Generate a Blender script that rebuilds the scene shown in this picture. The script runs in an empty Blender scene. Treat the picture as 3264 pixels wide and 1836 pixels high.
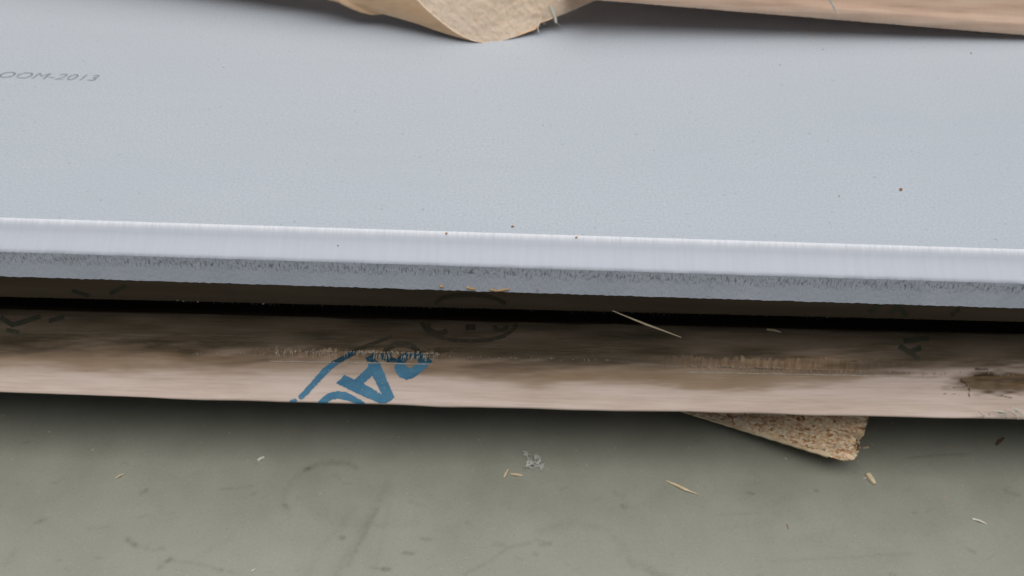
import bpy, bmesh, math, random
import numpy as np
from mathutils import Vector, Matrix, noise
from mathutils.bvhtree import BVHTree

random.seed(7); rng = np.random.default_rng(7)
S = bpy.context.scene
COL = S.collection
R = math.radians

# ------------------------------------------------------------------ camera
W0, H0 = 3264.0, 1836.0                 # size of the photograph, used to measure positions
FPX = 2827.0                            # focal length in photograph pixels
PT = 0.107                              # height of the top face of the painted board
cam_loc = Vector((0.0, -0.262, PT + 0.232))
pitch, roll = R(45.0), R(1.50)
fwd = Vector((0, math.cos(pitch), -math.sin(pitch)))
up0 = Vector((0, math.sin(pitch), math.cos(pitch)))
rt = Vector((1, 0, 0)) * math.cos(roll) + up0 * math.sin(roll)
up = Vector((-1, 0, 0)) * math.sin(roll) + up0 * math.cos(roll)
cd = bpy.data.cameras.new('camera')
cam = bpy.data.objects.new('camera', cd); COL.objects.link(cam)
m = Matrix((rt, up, -fwd)).transposed().to_4x4(); m.translation = cam_loc
cam.matrix_world = m
cd.sensor_width = 36.0; cd.lens = 36.0 * FPX / W0
cd.clip_start = 0.01; cd.clip_end = 100.0
cd.dof.use_dof = True; cd.dof.focus_distance = 0.345; cd.dof.aperture_fstop = 11.0
S.camera = cam

# ------------------------------------------------------------------ sky, sun, exposure
SUN_EL, SUN_AZ = R(85.0), R(20.0)      # azimuth from +Y (behind the stack) towards +X
w = bpy.data.worlds.new('World'); S.world = w; w.use_nodes = True
nt = w.node_tree; nt.nodes.clear()
sky = nt.nodes.new('ShaderNodeTexSky'); sky.sky_type = 'NISHITA'; sky.sun_disc = False
sky.air_density = 1.0; sky.dust_density = 2.0; sky.ozone_density = 0.3
sky.sun_elevation = SUN_EL; sky.sun_rotation = SUN_AZ
bg = nt.nodes.new('ShaderNodeBackground'); bg.inputs['Strength'].default_value = 0.05
wo = nt.nodes.new('ShaderNodeOutputWorld')
nt.links.new(sky.outputs[0], bg.inputs[0]); nt.links.new(bg.outputs[0], wo.inputs[0])
sl = bpy.data.lights.new('sun', 'SUN'); sl.energy = 5.0; sl.angle = R(80.0); sl.color = (1.0, 0.97, 0.93)
sun = bpy.data.objects.new('sun', sl); COL.objects.link(sun)
sd = Vector((math.sin(SUN_AZ) * math.cos(SUN_EL), math.cos(SUN_AZ) * math.cos(SUN_EL), math.sin(SUN_EL)))
sun.rotation_euler = sd.to_track_quat('Z', 'Y').to_euler()
S.view_settings.view_transform = 'Standard'; S.view_settings.look = 'None'
S.view_settings.gamma = 1.0; S.view_settings.use_curve_mapping = False
S.view_settings.exposure = -0.90

# ------------------------------------------------------------------ helpers
def ray(px, py):
    return (fwd + rt * ((px - W0 / 2) / FPX) + up * ((H0 / 2 - py) / FPX)).normalized()
def on_plane(px, py, p, n):
    d = ray(px, py); n = Vector(n)
    return cam_loc + d * ((Vector(p) - cam_loc).dot(n) / d.dot(n))
def on_z(px, py, z): return on_plane(px, py, (0, 0, z), (0, 0, 1))

def tag(o, label=None, cat=None, group=None, kind=None):
    for k, v in (('label', label), ('category', cat), ('group', group), ('kind', kind)):
        if v: o[k] = v
    return o
def link(name, verts, faces, mat, parent=None, smooth=False):
    me = bpy.data.meshes.new(name)
    me.from_pydata([tuple(v) for v in verts], [], faces); me.update()
    if smooth:
        me.polygons.foreach_set('use_smooth', [True] * len(me.polygons))
    me.materials.append(mat)
    o = bpy.data.objects.new(name, me); COL.objects.link(o)
    if parent: o.parent = parent
    return o
def empty(name, loc=(0, 0, 0), rz=0.0):
    o = bpy.data.objects.new(name, None); COL.objects.link(o)
    o.location = loc; o.rotation_euler = (0, 0, rz); o.empty_display_size = 0.02
    return o
def grid_mesh(name, P, mat, parent=None, smooth=True, attrs=None):
    """P: (n,m,3) array of points -> one sheet of quads"""
    n, mm = P.shape[:2]
    me = bpy.data.meshes.new(name)
    idx = np.arange(n * mm).reshape(n, mm)
    q = np.stack([idx[:-1, :-1], idx[1:, :-1], idx[1:, 1:], idx[:-1, 1:]], -1).reshape(-1, 4)
    me.vertices.add(n * mm); me.vertices.foreach_set('co', P.reshape(-1).astype(np.float32))
    me.loops.add(q.size); me.loops.foreach_set('vertex_index', q.reshape(-1).astype(np.int32))
    me.polygons.add(len(q)); me.polygons.foreach_set('loop_start', (np.arange(len(q)) * 4).astype(np.int32))
    me.polygons.foreach_set('loop_total', np.full(len(q), 4, np.int32))
    me.update(calc_edges=True)
    if smooth: me.polygons.foreach_set('use_smooth', np.ones(len(q), bool))
    for k, a in (attrs or {}).items():
        at = me.attributes.new(k, 'FLOAT', 'POINT'); at.data.foreach_set('value', a.reshape(-1).astype(np.float32))
    me.materials.append(mat); me.validate()
    o = bpy.data.objects.new(name, me); COL.objects.link(o)
    if parent: o.parent = parent
    return o
def fbm1(x, freqs, seed):
    r = np.random.default_rng(seed); y = np.zeros_like(x, dtype=float)
    for f, a in freqs:
        for _ in range(3):
            y += a * np.sin(x * f * r.uniform(.7, 1.4) * 2 * math.pi + r.uniform(0, 6.28)) / 1.7
    return y
def vnoise(X, Y, seed):
    """value noise on arrays"""
    r = np.random.default_rng(seed); T = r.random((256, 256))
    xi = np.floor(X).astype(int); yi = np.floor(Y).astype(int); fx = X - xi; fy = Y - yi
    fx = fx * fx * (3 - 2 * fx); fy = fy * fy * (3 - 2 * fy)
    a = T[xi % 256, yi % 256]; b = T[(xi + 1) % 256, yi % 256]
    c = T[xi % 256, (yi + 1) % 256]; d = T[(xi + 1) % 256, (yi + 1) % 256]
    return (a * (1 - fx) + b * fx) * (1 - fy) + (c * (1 - fx) + d * fx) * fy

class Mat:
    def __init__(s, name, rough=0.6, spec=0.4):
        s.m = bpy.data.materials.new(name); s.m.use_nodes = True
        s.t = s.m.node_tree; s.b = s.t.nodes['Principled BSDF']
        s.b.inputs['Roughness'].default_value = rough
        s.b.inputs['Specular IOR Level'].default_value = spec
        s.co = s.n('ShaderNodeTexCoord').outputs['Object']
    def n(s, t, **k):
        x = s.t.nodes.new(t)
        for a, b in k.items(): setattr(x, a, b)
        return x
    def L(s, a, b): s.t.links.new(a, b)
    def noise(s, scale, stretch=(1, 1, 1), detail=3, rough=.55, dist=0.0, off=(0, 0, 0)):
        mp = s.n('ShaderNodeMapping'); mp.inputs['Scale'].default_value = stretch
        mp.inputs['Location'].default_value = off
        s.L(s.co, mp.inputs[0])
        x = s.n('ShaderNodeTexNoise'); x.inputs['Scale'].default_value = scale
        x.inputs['Detail'].default_value = detail; x.inputs['Roughness'].default_value = rough
        x.inputs['Distortion'].default_value = dist
        s.L(mp.outputs[0], x.inputs['Vector']); return x.outputs['Fac']
    def ramp(s, fac, stops):
        x = s.n('ShaderNodeValToRGB'); e = x.color_ramp.elements
        while len(e) < len(stops): e.new(0.5)
        for q, (p, c) in zip(e, stops):
            q.position = p; q.color = (c, c, c, 1) if isinstance(c, (int, float)) else (*c, 1)
        s.L(fac, x.inputs[0]); return x.outputs[0]
    def mix(s, fac, a, b, mode='MIX'):
        x = s.n('ShaderNodeMix', data_type='RGBA', blend_type=mode)
        for sock, v in ((x.inputs[0], fac), (x.inputs[6], a), (x.inputs[7], b)):
            if isinstance(v, (int, float)): sock.default_value = v if sock.type == 'VALUE' else (v, v, v, 1)
            elif isinstance(v, tuple): sock.default_value = (*v, 1)
            else: s.L(v, sock)
        return x.outputs[2]
    def mul(s, a, k, op='MULTIPLY'):
        x = s.n('ShaderNodeMath', operation=op); s.L(a, x.inputs[0])
        if isinstance(k, (int, float)): x.inputs[1].default_value = k
        else: s.L(k, x.inputs[1])
        return x.outputs[0]
    def attr(s, name): return s.n('ShaderNodeAttribute', attribute_name=name).outputs['Fac']
    def col(s, c):
        if isinstance(c, tuple): s.b.inputs['Base Color'].default_value = (*c, 1)
        else: s.L(c, s.b.inputs['Base Color'])
    def bump(s, h, dist=0.0005, strength=1.0):
        x = s.n('ShaderNodeBump'); x.inputs['Distance'].default_value = dist; x.inputs['Strength'].default_value = strength
        s.L(h, x.inputs['Height']); s.L(x.outputs[0], s.b.inputs['Normal'])

# ------------------------------------------------------------------ materials
PC = (0.522, 0.568, 0.625)
def mat_paint():
    k = Mat('grey_paint', 0.42, 0.5)
    a = k.noise(900, detail=2); b = k.noise(14, detail=4); c = k.noise(9, (1, 6, 1), detail=3, off=(3, 1, 0))
    col = k.mix(k.ramp(a, [(.3, 0.0), (.7, 1.0)]), (PC[0]*.90, PC[1]*.91, PC[2]*.91), (PC[0]*1.09, PC[1]*1.09, PC[2]*1.08))
    col = k.mix(k.ramp(b, [(.35, 0.0), (.75, .35)]), col, (0.485, 0.54, 0.60))
    col = k.mix(k.ramp(c, [(.52, 0.0), (.78, .22)]), col, (.45, .49, .535))
    sp = k.noise(420, detail=0, off=(9, 4, 2))
    col = k.mix(k.ramp(sp, [(.80, 0.0), (.84, .45)]), col, (.33, .34, .37))
    k.col(col)
    k.L(k.ramp(c, [(.3, .38), (.7, .50)]), k.b.inputs['Roughness'])
    k.bump(a, .00006, .6); return k.m
def mat_moulding():
    k = Mat('moulded_paint', 0.40, 0.5)
    st = k.noise(420, (1, .05, .05), detail=4); a = k.noise(1000, detail=2)
    col = k.mix(k.ramp(st, [(.35, 0.0), (.7, 1.0)]), (.52, .56, .635), (.555, .597, .668))
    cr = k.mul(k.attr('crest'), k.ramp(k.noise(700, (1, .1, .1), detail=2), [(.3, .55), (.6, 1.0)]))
    col = k.mix(cr, col, (.84, .87, .92))  # highlight along the crest painted in as lighter colour
    k.col(col); k.bump(k.mix(.4, st, a), .00014, .5); return k.m
def mat_rough_edge():
    k = Mat('brushed_edge_paint', 0.65, 0.3)
    st = k.noise(1150, (1, .4, .34), detail=3, rough=.7)
    at = k.attr('pits')
    pits = k.ramp(k.mul(k.ramp(st, [(.46, 0.0), (.66, 1.0)]), at), [(.12, 0.0), (.9, .9)])
    big = k.noise(60, (1, .3, .3), detail=3)
    base = k.mix(k.ramp(big, [(.3, 0.0), (.7, 1.0)]), (.57, .62, .71), (.66, .70, .79))
    col = k.mix(pits, base, (.19, .19, .23))
    k.col(col); k.bump(st, -.0005, .8); return k.m
def mat_batten():
    k = Mat('pine', 0.62, 0.3)
    g = k.noise(30, (.30, 1.4, 1.8), detail=6, rough=.60, dist=1.2)
    f = k.noise(260, (.12, 1, 1), detail=4, rough=.65)
    v = k.noise(420, (1, .08, .08), detail=2)
    st = k.attr('stain'); kn = k.attr('knot'); cr = k.attr('crack'); dp = k.attr('shade_streaks'); tn = k.attr('torn')
    pale = k.mix(k.ramp(g, [(.3, 0.0), (.7, 1.0)]), (.74, .575, .475), (.85, .705, .62))
    brown = k.mix(k.ramp(g, [(.3, 0.0), (.7, 1.0)]), (.26, .170, .085), (.43, .295, .18))
    col = k.mix(st, pale, brown)
    col = k.mix(dp, col, k.mix(k.ramp(g, [(.3, 0.0), (.7, 1.0)]), (.024, .021, .009), (.066, .054, .026)))  # overhang shade painted into the wood colour
    v2 = k.noise(520, (1, .15, .15), detail=3, rough=.7)
    col = k.mix(tn, col, k.mix(k.ramp(v2, [(.35, 0.0), (.62, 1.0)]), (.36, .21, .10), (.62, .43, .28)))
    h2 = k.noise(700, (.035, 1, 1), detail=4, rough=.7)
    col = k.mix(k.ramp(f, [(.3, .20), (.6, 0.0)]), col, (.34, .22, .15))
    col = k.mix(k.ramp(h2, [(.34, .16), (.5, 0.0)]), col, (.30, .20, .13))
    col = k.mix(k.ramp(h2, [(.55, 0.0), (.72, .10)]), col, (.80, .70, .62))
    h3 = k.noise(1900, (.03, 1, 1), detail=3, rough=.7)
    col = k.mix(k.ramp(h3, [(.36, .13), (.48, 0.0)]), col, (.32, .21, .13))
    col = k.mix(k.ramp(h3, [(.55, 0.0), (.68, .07)]), col, (.84, .74, .66))
    col = k.mix(kn, col, k.mix(k.ramp(f, [(.3, 0.0), (.65, 1.0)]), (.05, .03, .010), (.27, .17, .075)))
    col = k.mix(cr, col, (.03, .018, .01))
    k.col(col); k.bump(k.mix(.45, g, f), .0007, .55); return k.m
def mat_rough_strip():
    k = Mat('torn_grain', 0.8, 0.2)
    v = k.noise(420, (1, .12, .12), detail=3, rough=.7); g = k.noise(40, (.3, 1, 1), detail=4)
    col = k.mix(k.ramp(v, [(.35, 0.0), (.6, 1.0)]), (.27, .16, .085), (.52, .37, .27))
    col = k.mix(k.ramp(g, [(.4, 0.0), (.7, .4)]), col, (.30, .20, .13))
    k.col(col); k.bump(v, .0012, .9); return k.m
def mat_dark_wood(name, a, b):
    k = Mat(name, .75, .2)
    g = k.noise(50, (.12, 1, 1.5), detail=5, dist=.4)
    k.col(k.mix(k.ramp(g, [(.3, 0.0), (.7, 1.0)]), a, b)); k.bump(g, .0005, .5); return k.m
def mat_ink(name, a, b, wood=None, amt=.3):
    k = Mat(name, .6, .3)
    g = k.noise(220, (.4, 1, 1), detail=4); h = k.noise(900, detail=2)
    col = k.mix(k.ramp(g, [(.3, 0.0), (.7, 1.0)]), a, b)
    if wood: col = k.mix(k.ramp(h, [(.52, 0.0), (.72, amt)]), col, wood)
    k.col(col); return k.m
def mat_sawn():
    k = Mat('sawn_end_grain', .85, .15)
    f = k.noise(600, (1, 1, .3), detail=4, rough=.75); b = k.noise(35, (1, 1, 1), detail=3)
    sw = k.noise(120, (.5, .5, 2.2), detail=2, dist=.5)
    col = k.mix(k.ramp(f, [(.3, 0.0), (.7, 1.0)]), (.82, .61, .43), (.96, .82, .65))
    col = k.mix(k.ramp(b, [(.4, 0.0), (.72, .4)]), col, (.58, .42, .28))
    col = k.mix(k.ramp(sw, [(.55, 0.0), (.75, .35)]), col, (.86, .76, .62))
    k.col(col); k.bump(k.mix(.5, f, sw), .0007, .8); return k.m
def mat_peeled():
    k = Mat('peeled_wood', .5, .35)
    g = k.noise(45, (.35, 1, 1), detail=5, dist=.4); f = k.noise(300, (.2, 1, 1), detail=3)
    col = k.mix(k.ramp(g, [(.3, 0.0), (.7, 1.0)]), (.82, .51, .28), (.95, .70, .45))
    col = k.mix(k.ramp(f, [(.32, .3), (.5, 0.0)]), col, (.56, .35, .19))
    k.col(col); k.bump(k.mix(.5, g, f), .0004, .5); return k.m
def mat_plank():
    k = Mat('pink_plank', .65, .3)
    g = k.noise(40, (.08, 1, 1.4), detail=6, dist=.5); f = k.noise(240, (.06, 1, 1), detail=4)
    col = k.mix(k.ramp(g, [(.3, 0.0), (.7, 1.0)]), (.80, .53, .37), (.95, .74, .57))
    col = k.mix(k.ramp(f, [(.3, .4), (.55, 0.0)]), col, (.46, .28, .19))
    k.col(col); k.bump(k.mix(.5, g, f), .0005, .6); return k.m
def mat_chip():
    k = Mat('chipboard', .85, .2)
    mp = k.n('ShaderNodeMapping'); mp.inputs['Scale'].default_value = (1, 1.4, 2.6); mp.inputs['Rotation'].default_value = (0, 0, .3)
    ns = k.n('ShaderNodeTexNoise'); ns.inputs['Scale'].default_value = 200; k.L(k.co, ns.inputs['Vector'])
    wv = k.n('ShaderNodeVectorMath', operation='MULTIPLY_ADD'); k.L(ns.outputs['Color'], wv.inputs[0])
    wv.inputs[1].default_value = (.004, .004, .004); k.L(k.co, wv.inputs[2]); k.L(wv.outputs[0], mp.inputs[0])
    v = k.n('ShaderNodeTexVoronoi'); v.inputs['Scale'].default_value = 520; k.L(mp.outputs[0], v.inputs['Vector'])
    sx = k.n('ShaderNodeSeparateColor'); k.L(v.outputs['Color'], sx.inputs[0])
    col = k.ramp(sx.outputs[0], [(0, (.40, .19, .09)), (.15, (.74, .47, .25)), (.4, (.92, .70, .44)), (.75, (.95, .83, .60)), (1, (.92, .62, .44))])
    g = k.noise(900, detail=2); b = k.noise(40, detail=3)
    col = k.mix(k.ramp(g, [(.33, .45), (.48, 0.0)]), col, (.38, .20, .13))
    col = k.mix(k.ramp(b, [(.5, 0.0), (.75, .5)]), col, (.80, .72, .62))
    k.col(col); k.bump(k.mix(.5, sx.outputs[1], g), .0012, .9); return k.m
def mat_plain(name, a, b, rough=.7, scale=300, stretch=(1, 1, 1)):
    k = Mat(name, rough, .3); g = k.noise(scale, stretch, detail=3)
    k.col(k.mix(k.ramp(g, [(.3, 0.0), (.7, 1.0)]), a, b)); return k.m
def mat_floor():
    k = Mat('grey_floor', .5, .4)
    a = k.noise(700, detail=3); b = k.noise(28, detail=5, rough=.6); c = k.noise(60, (1, .25, 1), detail=4, dist=.8)
    d = k.attr('dirt'); d2 = k.attr('dust')
    col = k.mix(k.ramp(b, [(.3, 0.0), (.7, 1.0)]), (.268, .278, .222), (.330, .337, .278))
    col = k.mix(k.ramp(a, [(.3, .22), (.6, 0.0)]), col, (.25, .25, .22))
    col = k.mix(k.ramp(c, [(.55, 0.0), (.8, .14)]), col, (.25, .24, .18))
    g1 = k.noise(1500, detail=1, off=(3, 2, 1)); g2 = k.noise(1100, detail=1, off=(7, 2, 5))
    col = k.mix(k.ramp(g1, [(.66, 0.0), (.72, .45)]), col, (.12, .12, .10))
    col = k.mix(k.ramp(g2, [(.68, 0.0), (.74, .40)]), col, (.50, .50, .46))
    col = k.mix(d2, col, (.44, .42, .36))
    col = k.mix(k.mul(d, k.ramp(a, [(.3, 1.0), (.75, .55)])), col, (.10, .09, .065))
    k.col(col)
    k.L(k.ramp(b, [(.3, .34), (.7, .52)]), k.b.inputs['Roughness'])
    k.bump(a, .0001, .6); return k.m

M = dict(paint=mat_paint(), mould=mat_moulding(), redge=mat_rough_edge(), batten=mat_batten(), strip=mat_rough_strip(),
         lip=mat_dark_wood('shade_dark_lip', (.10, .072, .048), (.18, .135, .09)),  # same timber, darkened to paint in the shade under the board
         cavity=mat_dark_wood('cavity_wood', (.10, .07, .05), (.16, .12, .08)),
         sawn=mat_sawn(), peeled=mat_peeled(), plank=mat_plank(), chip=mat_chip(), floor=mat_floor(),
         blue=mat_ink('blue_ink', (.042, .18, .31), (.085, .275, .42), (.34, .38, .42), .22),
         navy=mat_ink('soaked_ink', (.008, .05, .09), (.02, .11, .17), (.10, .28, .30), .5),
         black=mat_ink('black_ink', (.036, .030, .018), (.070, .056, .034), (.10, .075, .045), .8),
         green=mat_ink('green_ink', (.038, .046, .028), (.078, .072, .044), (.10, .08, .05), .85),
         print=mat_ink('grey_print', (.17, .18, .22), (.32, .35, .41), PC, .95),
         fibre=mat_plain('pale_fibre', (.74, .68, .56), (.88, .84, .75), .6, 500),
         dfibre=mat_plain('dull_fibre', (.42, .36, .27), (.66, .59, .49), .7, 500),
         straw=mat_plain('straw', (.62, .47, .28), (.82, .70, .50), .55, 500, (.3, 1, 1)),
         dusty=mat_plain('dusty_straw', (.38, .32, .22), (.60, .53, .40), .7, 500),
         bark=mat_plain('dark_bit', (.10, .06, .035), (.24, .14, .08), .7, 800),
         rust=mat_plain('brown_bit', (.30, .15, .07), (.45, .25, .13), .7, 800),
         orange=mat_plain('raw_fibre', (.46, .28, .13), (.62, .42, .22), .7, 500),
         lint=mat_plain('grey_lint', (.46, .47, .42), (.66, .67, .61), .8, 700))

# ------------------------------------------------------------------ floor
def seg_dist(X, Y, pts):
    d = np.full(X.shape, 9.0)
    for (x0, y0), (x1, y1) in zip(pts[:-1], pts[1:]):
        dx, dy = x1 - x0, y1 - y0; L2 = dx * dx + dy * dy + 1e-12
        t = np.clip(((X - x0) * dx + (Y - y0) * dy) / L2, 0, 1)
        d = np.minimum(d, np.hypot(X - x0 - t * dx, Y - y0 - t * dy))
    return d
fx = np.concatenate([[-5, -2, -.8, -.45], np.linspace(-.30, .30, 760), [.45, .8, 2, 5]])
fy = np.concatenate([[-5, -2, -.7, -.3], np.linspace(-.150, .04, 250), [.3, .8, 2, 5]])
FX, FY = np.meshgrid(fx, fy, indexing='ij')
dirt = np.zeros_like(FX); dust = np.zeros_like(FX)
def smear(pts, wpx, amt, soft=1.0, arr=None, seed=0):
    q = [on_z(a, b, 0.0) for a, b in pts]; q = [(p.x, p.y) for p in q]
    wd = wpx / 7.2e3
    d = seg_dist(FX, FY, q)
    n = .35 + 1.0 * vnoise(FX * 700 + seed * 7, FY * 700, 5 + seed)
    mlt = np.clip(n, 0, 1.2)
    arr_ = dirt if arr is None else arr
    arr_ += .92 * amt * np.exp(-(d / wd) ** 2 * soft) * mlt
# scuffs and boot marks, each with its own shape
smear([(975, 1497), (1010, 1483), (1060, 1475), (1110, 1478), (1135, 1490)], 10, .40, seed=1)
smear([(975, 1497), (940, 1525), (905, 1570), (900, 1610), (925, 1640)], 14, .16, seed=2)
smear([(985, 1493), (980, 1495)], 6, .6, seed=3)
smear([(905, 1610), (920, 1618)], 6, .5, seed=4)
smear([(1235, 1545), (1200, 1610), (1150, 1700), (1090, 1800), (1060, 1850)], 16, .22, seed=5)
smear([(1200, 1625), (1155, 1715), (1110, 1800)], 8, .30, seed=6)
smear([(1130, 1620), (1080, 1680), (1010, 1760), (980, 1840)], 12, .14, seed=7)
smear([(1250, 1560), (1225, 1690), (1190, 1836)], 10, .10, seed=8)
smear([(405, 1720), (420, 1728), (430, 1736)], 8, .6, seed=9)
smear([(430, 1738), (480, 1752), (520, 1748)], 8, .28, seed=10)
smear([(510, 1808), (525, 1792), (542, 1782)], 9, .45, seed=11)
smear([(540, 1785), (640, 1800), (760, 1830)], 6, .22, seed=12)
smear([(448, 1573), (468, 1562)], 7, .5, seed=13)
smear([(700, 1560), (760, 1555), (800, 1550)], 4, .35, seed=14)
smear([(115, 1665), (145, 1655)], 6, .45, seed=15)
smear([(280, 1685), (350, 1680)], 7, .18, seed=16)
smear([(20, 1800), (45, 1760)], 14, .2, seed=17)
smear([(1085, 1712), (1095, 1715)], 7, .6, seed=18)
smear([(1175, 1808), (1240, 1815)], 4, .4, seed=19); smear([(1222, 1814), (1240, 1816)], 8, .55, seed=20)
smear([(1285, 1763), (1322, 1764)], 6, .6, seed=21); smear([(1345, 1718), (1372, 1720)], 6, .5, seed=22)
smear([(1480, 1830), (1560, 1790), (1620, 1745), (1690, 1730)], 7, .24, seed=23)
smear([(1580, 1733), (1605, 1735)], 9, .3, seed=24); smear([(1725, 1735), (1755, 1732)], 7, .42, seed=25)
smear([(1705, 1765), (1712, 1768)], 6, .5, seed=26); smear([(1985, 1612), (1995, 1616)], 7, .55, seed=27)
smear([(1960, 1570), (1985, 1582)], 8, .22, seed=28); smear([(1790, 1560), (1805, 1553)], 6, .3, seed=29)
smear([(1720, 1690), (1830, 1665), (1930, 1690), (1990, 1740), (2020, 1800)], 14, .16, seed=30)
smear([(2050, 1800), (2100, 1836)], 12, .3, seed=31); smear([(1310, 1600), (1350, 1615)], 9, .16, seed=32)
smear([(2890, 1460), (3000, 1450), (3095, 1447)], 3.5, .45, seed=33)
smear([(3075, 1745), (3105, 1760)], 6, .4, seed=34); smear([(2840, 1832), (2850, 1834)], 8, .5, seed=35)
smear([(3205, 1565), (3250, 1580)], 7, .3, seed=36); smear([(2300, 1640), (2420, 1636)], 4, .22, seed=37)
smear([(2380, 1570), (2400, 1574)], 6, .5, seed=38); smear([(2600, 1562), (2606, 1565)], 5, .5, seed=39)
smear([(2460, 1790), (2720, 1775), (2900, 1765)], 5, .16, seed=40)
smear([(1970, 1760), (2010, 1800)], 20, .12, seed=41); smear([(2060, 1820), (2110, 1836)], 14, .2, seed=42)
for i in range(130):
    a, b = random.uniform(-40, 3300), 1340 + 496 * random.random() ** .7
    l = random.uniform(2, 30); t = random.uniform(-.5, .5)
    smear([(a, b), (a + l * math.cos(t), b + l * math.sin(t))], random.uniform(2, 5), random.uniform(.08, .32), seed=50 + i)
for i in range(14):
    a, b = random.uniform(0, 3264), random.uniform(1560, 1836); l = random.uniform(80, 260); t = random.uniform(-.9, .9)
    smear([(a, b), (a + l * math.cos(t), b + l * math.sin(t) * .6)], random.uniform(14, 34), random.uniform(.05, .12), seed=200 + i)
    smear([(a + 200, b + 20), (a + 230 + l, b + 30 - l * .2)], random.uniform(25, 60), .10, arr=dust, seed=240 + i)
P = np.stack([FX, FY, np.zeros_like(FX)], -1)
floor = grid_mesh('floor', P, M['floor'], attrs={'dirt': np.clip(dirt, 0, .9), 'dust': np.clip(dust, 0, .5)})
tag(floor, kind='structure', label='scuffed grey painted floor in front of and under the stacked boards')

# ------------------------------------------------------------------ painted board (top of the stack)
BY = R(-0.42)
board = empty('painted_board', (0, 0, PT), BY)
tag(board, 'pale blue grey painted board with moulded front edge, on top of the grooved timber', 'board')
xs = np.concatenate([[-.75, -.5], np.linspace(-.30, .30, 601), [.5, .75]])
def sheet(name, prof, mat, parent, wob=None, attrs=None, xs=xs):
    prof = np.array(prof, float)
    P = np.zeros((len(xs), len(prof), 3)); P[:, :, 0] = xs[:, None]; P[:, :, 1] = prof[None, :, 0]; P[:, :, 2] = prof[None, :, 1]
    if wob is not None: wob(P)
    return grid_mesh(name, P[:, ::-1], mat, parent, attrs={k: a[:, ::-1] for k, a in (attrs or {}).items()})
CREST = [(.0022, 0), (.0010, .00012), (.0003, .00012)]
def jag(amp, seed):
    return fbm1(xs, [(60, .35), (240, .35), (700, .3)], seed) * amp
# top face, back, underside as one closed sheet
j0 = jag(.00010, 3); j1 = jag(.00022, 4); j2 = jag(.00030, 5)
def wob_top(P): P[:, -3:, 1] += j0[:, None] * np.array([.3, .7, 1.0])
sheet('board_face', [(-.0147, -.0177), (-.0120, -.0194), (-.0115, -.0198), (.30, -.0198), (.65, -.0198), (.65, -.0190), (.65, -.0006), (.6494, 0), (.3, 0), (.1, 0), (.03, 0), (.008, 0)] + CREST, M['paint'], board, wob_top)
mould = [(.0003, .00012), (-.0004, .0000), (-.0011, -.0004), (-.0022, -.0012), (-.0034, -.0021), (-.0052, -.0031), (-.0072, -.0039), (-.0092, -.0046), (-.0112, -.0052), (-.0122, -.0057), (-.0126, -.0063)]
def wob_mould(P):
    P[:, 0, 1] += j0; P[:, 1, 1] += j0 * .7; P[:, -1, 1] += j1; P[:, -2, 1] += j1 * .7
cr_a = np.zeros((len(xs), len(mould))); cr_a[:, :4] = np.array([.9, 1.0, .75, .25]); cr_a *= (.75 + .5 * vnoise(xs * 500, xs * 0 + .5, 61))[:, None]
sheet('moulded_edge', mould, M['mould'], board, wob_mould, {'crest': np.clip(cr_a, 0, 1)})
zz = np.linspace(-.0063, -.0177, 12)
edge = [(-.0126 - .0021 * (i / 11.0) ** 1.2, z) for i, z in enumerate(zz)]
XX, ZZ = np.meshgrid(xs, np.arange(12), indexing='ij')
pits = np.clip(1.15 - np.abs(ZZ - 2.4) / 3.4, .12, 1)
def wob_edge(P):
    P[:, 0, 1] += j1
    n = vnoise(XX * 900, ZZ * .8, 9) - .5
    P[:, 1:, 1] += (.00035 * pits * n)[:, 1:]
    P[:, -1, 2] += j2; P[:, -2, 2] += j2 * .5
sheet('rough_edge', edge, M['redge'], board, wob_edge, {'pits': pits})
bpy.context.view_layer.update()

def bvh_of(objs):
    V, F = [], []
    for o in objs:
        mw = o.matrix_world; k = len(V)
        V += [mw @ v.co for v in o.data.vertices]; F += [tuple(k + i for i in p.vertices) for p in o.data.polygons]
    return BVHTree.FromPolygons(V, F)

# ------------------------------------------------------------------ grooved timber with the stamps
timber = empty('grooved_timber', (0, 0, -.0006)); timber.rotation_euler = (0, -.0023, 0)
tag(timber, 'pinkish brown timber with a black groove and blue ink stamp, beneath the pale painted board', 'timber')
bx = np.concatenate([[-.75, -.5], np.linspace(-.30, .30, 1001), [.5, .75]])
def pz(p): return [(y, PT + z) for y, z in p]
BR_top = fbm1(bx, [(4, .00035), (14, .00015)], 21)
def bow(x):     # the timber sags a little to the left of the frame, and dips at the right end
    px = np.array([-.75, -.26, -.16, -.08, 0, .08, .16, .24, .75]); v = np.array([.003, .0032, .0014, -.0001, -.0006, .0000, .0004, .0010, 0.001])
    return np.interp(x, px, v)
def tsheet(name, prof, mat, fn=None, attrs=None):
    prof = np.array(pz(prof), float)
    P = np.zeros((len(bx), len(prof), 3)); P[:, :, 0] = bx[:, None]; P[:, :, 1] = prof[None, :, 0]; P[:, :, 2] = prof[None, :, 1]
    if fn: fn(P)
    return grid_mesh(name, P[:, ::-1], mat, timber, attrs={k: a[:, ::-1] for k, a in (attrs or {}).items()})
jt = fbm1(bx, [(50, .0001), (300, .00010)], 31)
def f_lip(P): P[:, -2:, 2] += jt[:, None]
lip_prof = [(.09, -.0208), (.03, -.0208), (.0085, -.0208)] + [(.0080, z) for z in np.linspace(-.0213, -.0502, 12)] + [(.0084, -.0511)]
tsheet('upper_lip', lip_prof, M['lip'], f_lip)
def f_cav(P): P[:, :2, 2] += jt[:, None]
tsheet('groove', [(.0084, -.0511), (.009, -.0513), (.050, -.0509), (.052, -.060), (.050, -.0700), (.020, -.0700), (.0135, -.0650), (.0070, -.0575), (.006, -.0571)], M['cavity'], f_cav)
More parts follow.
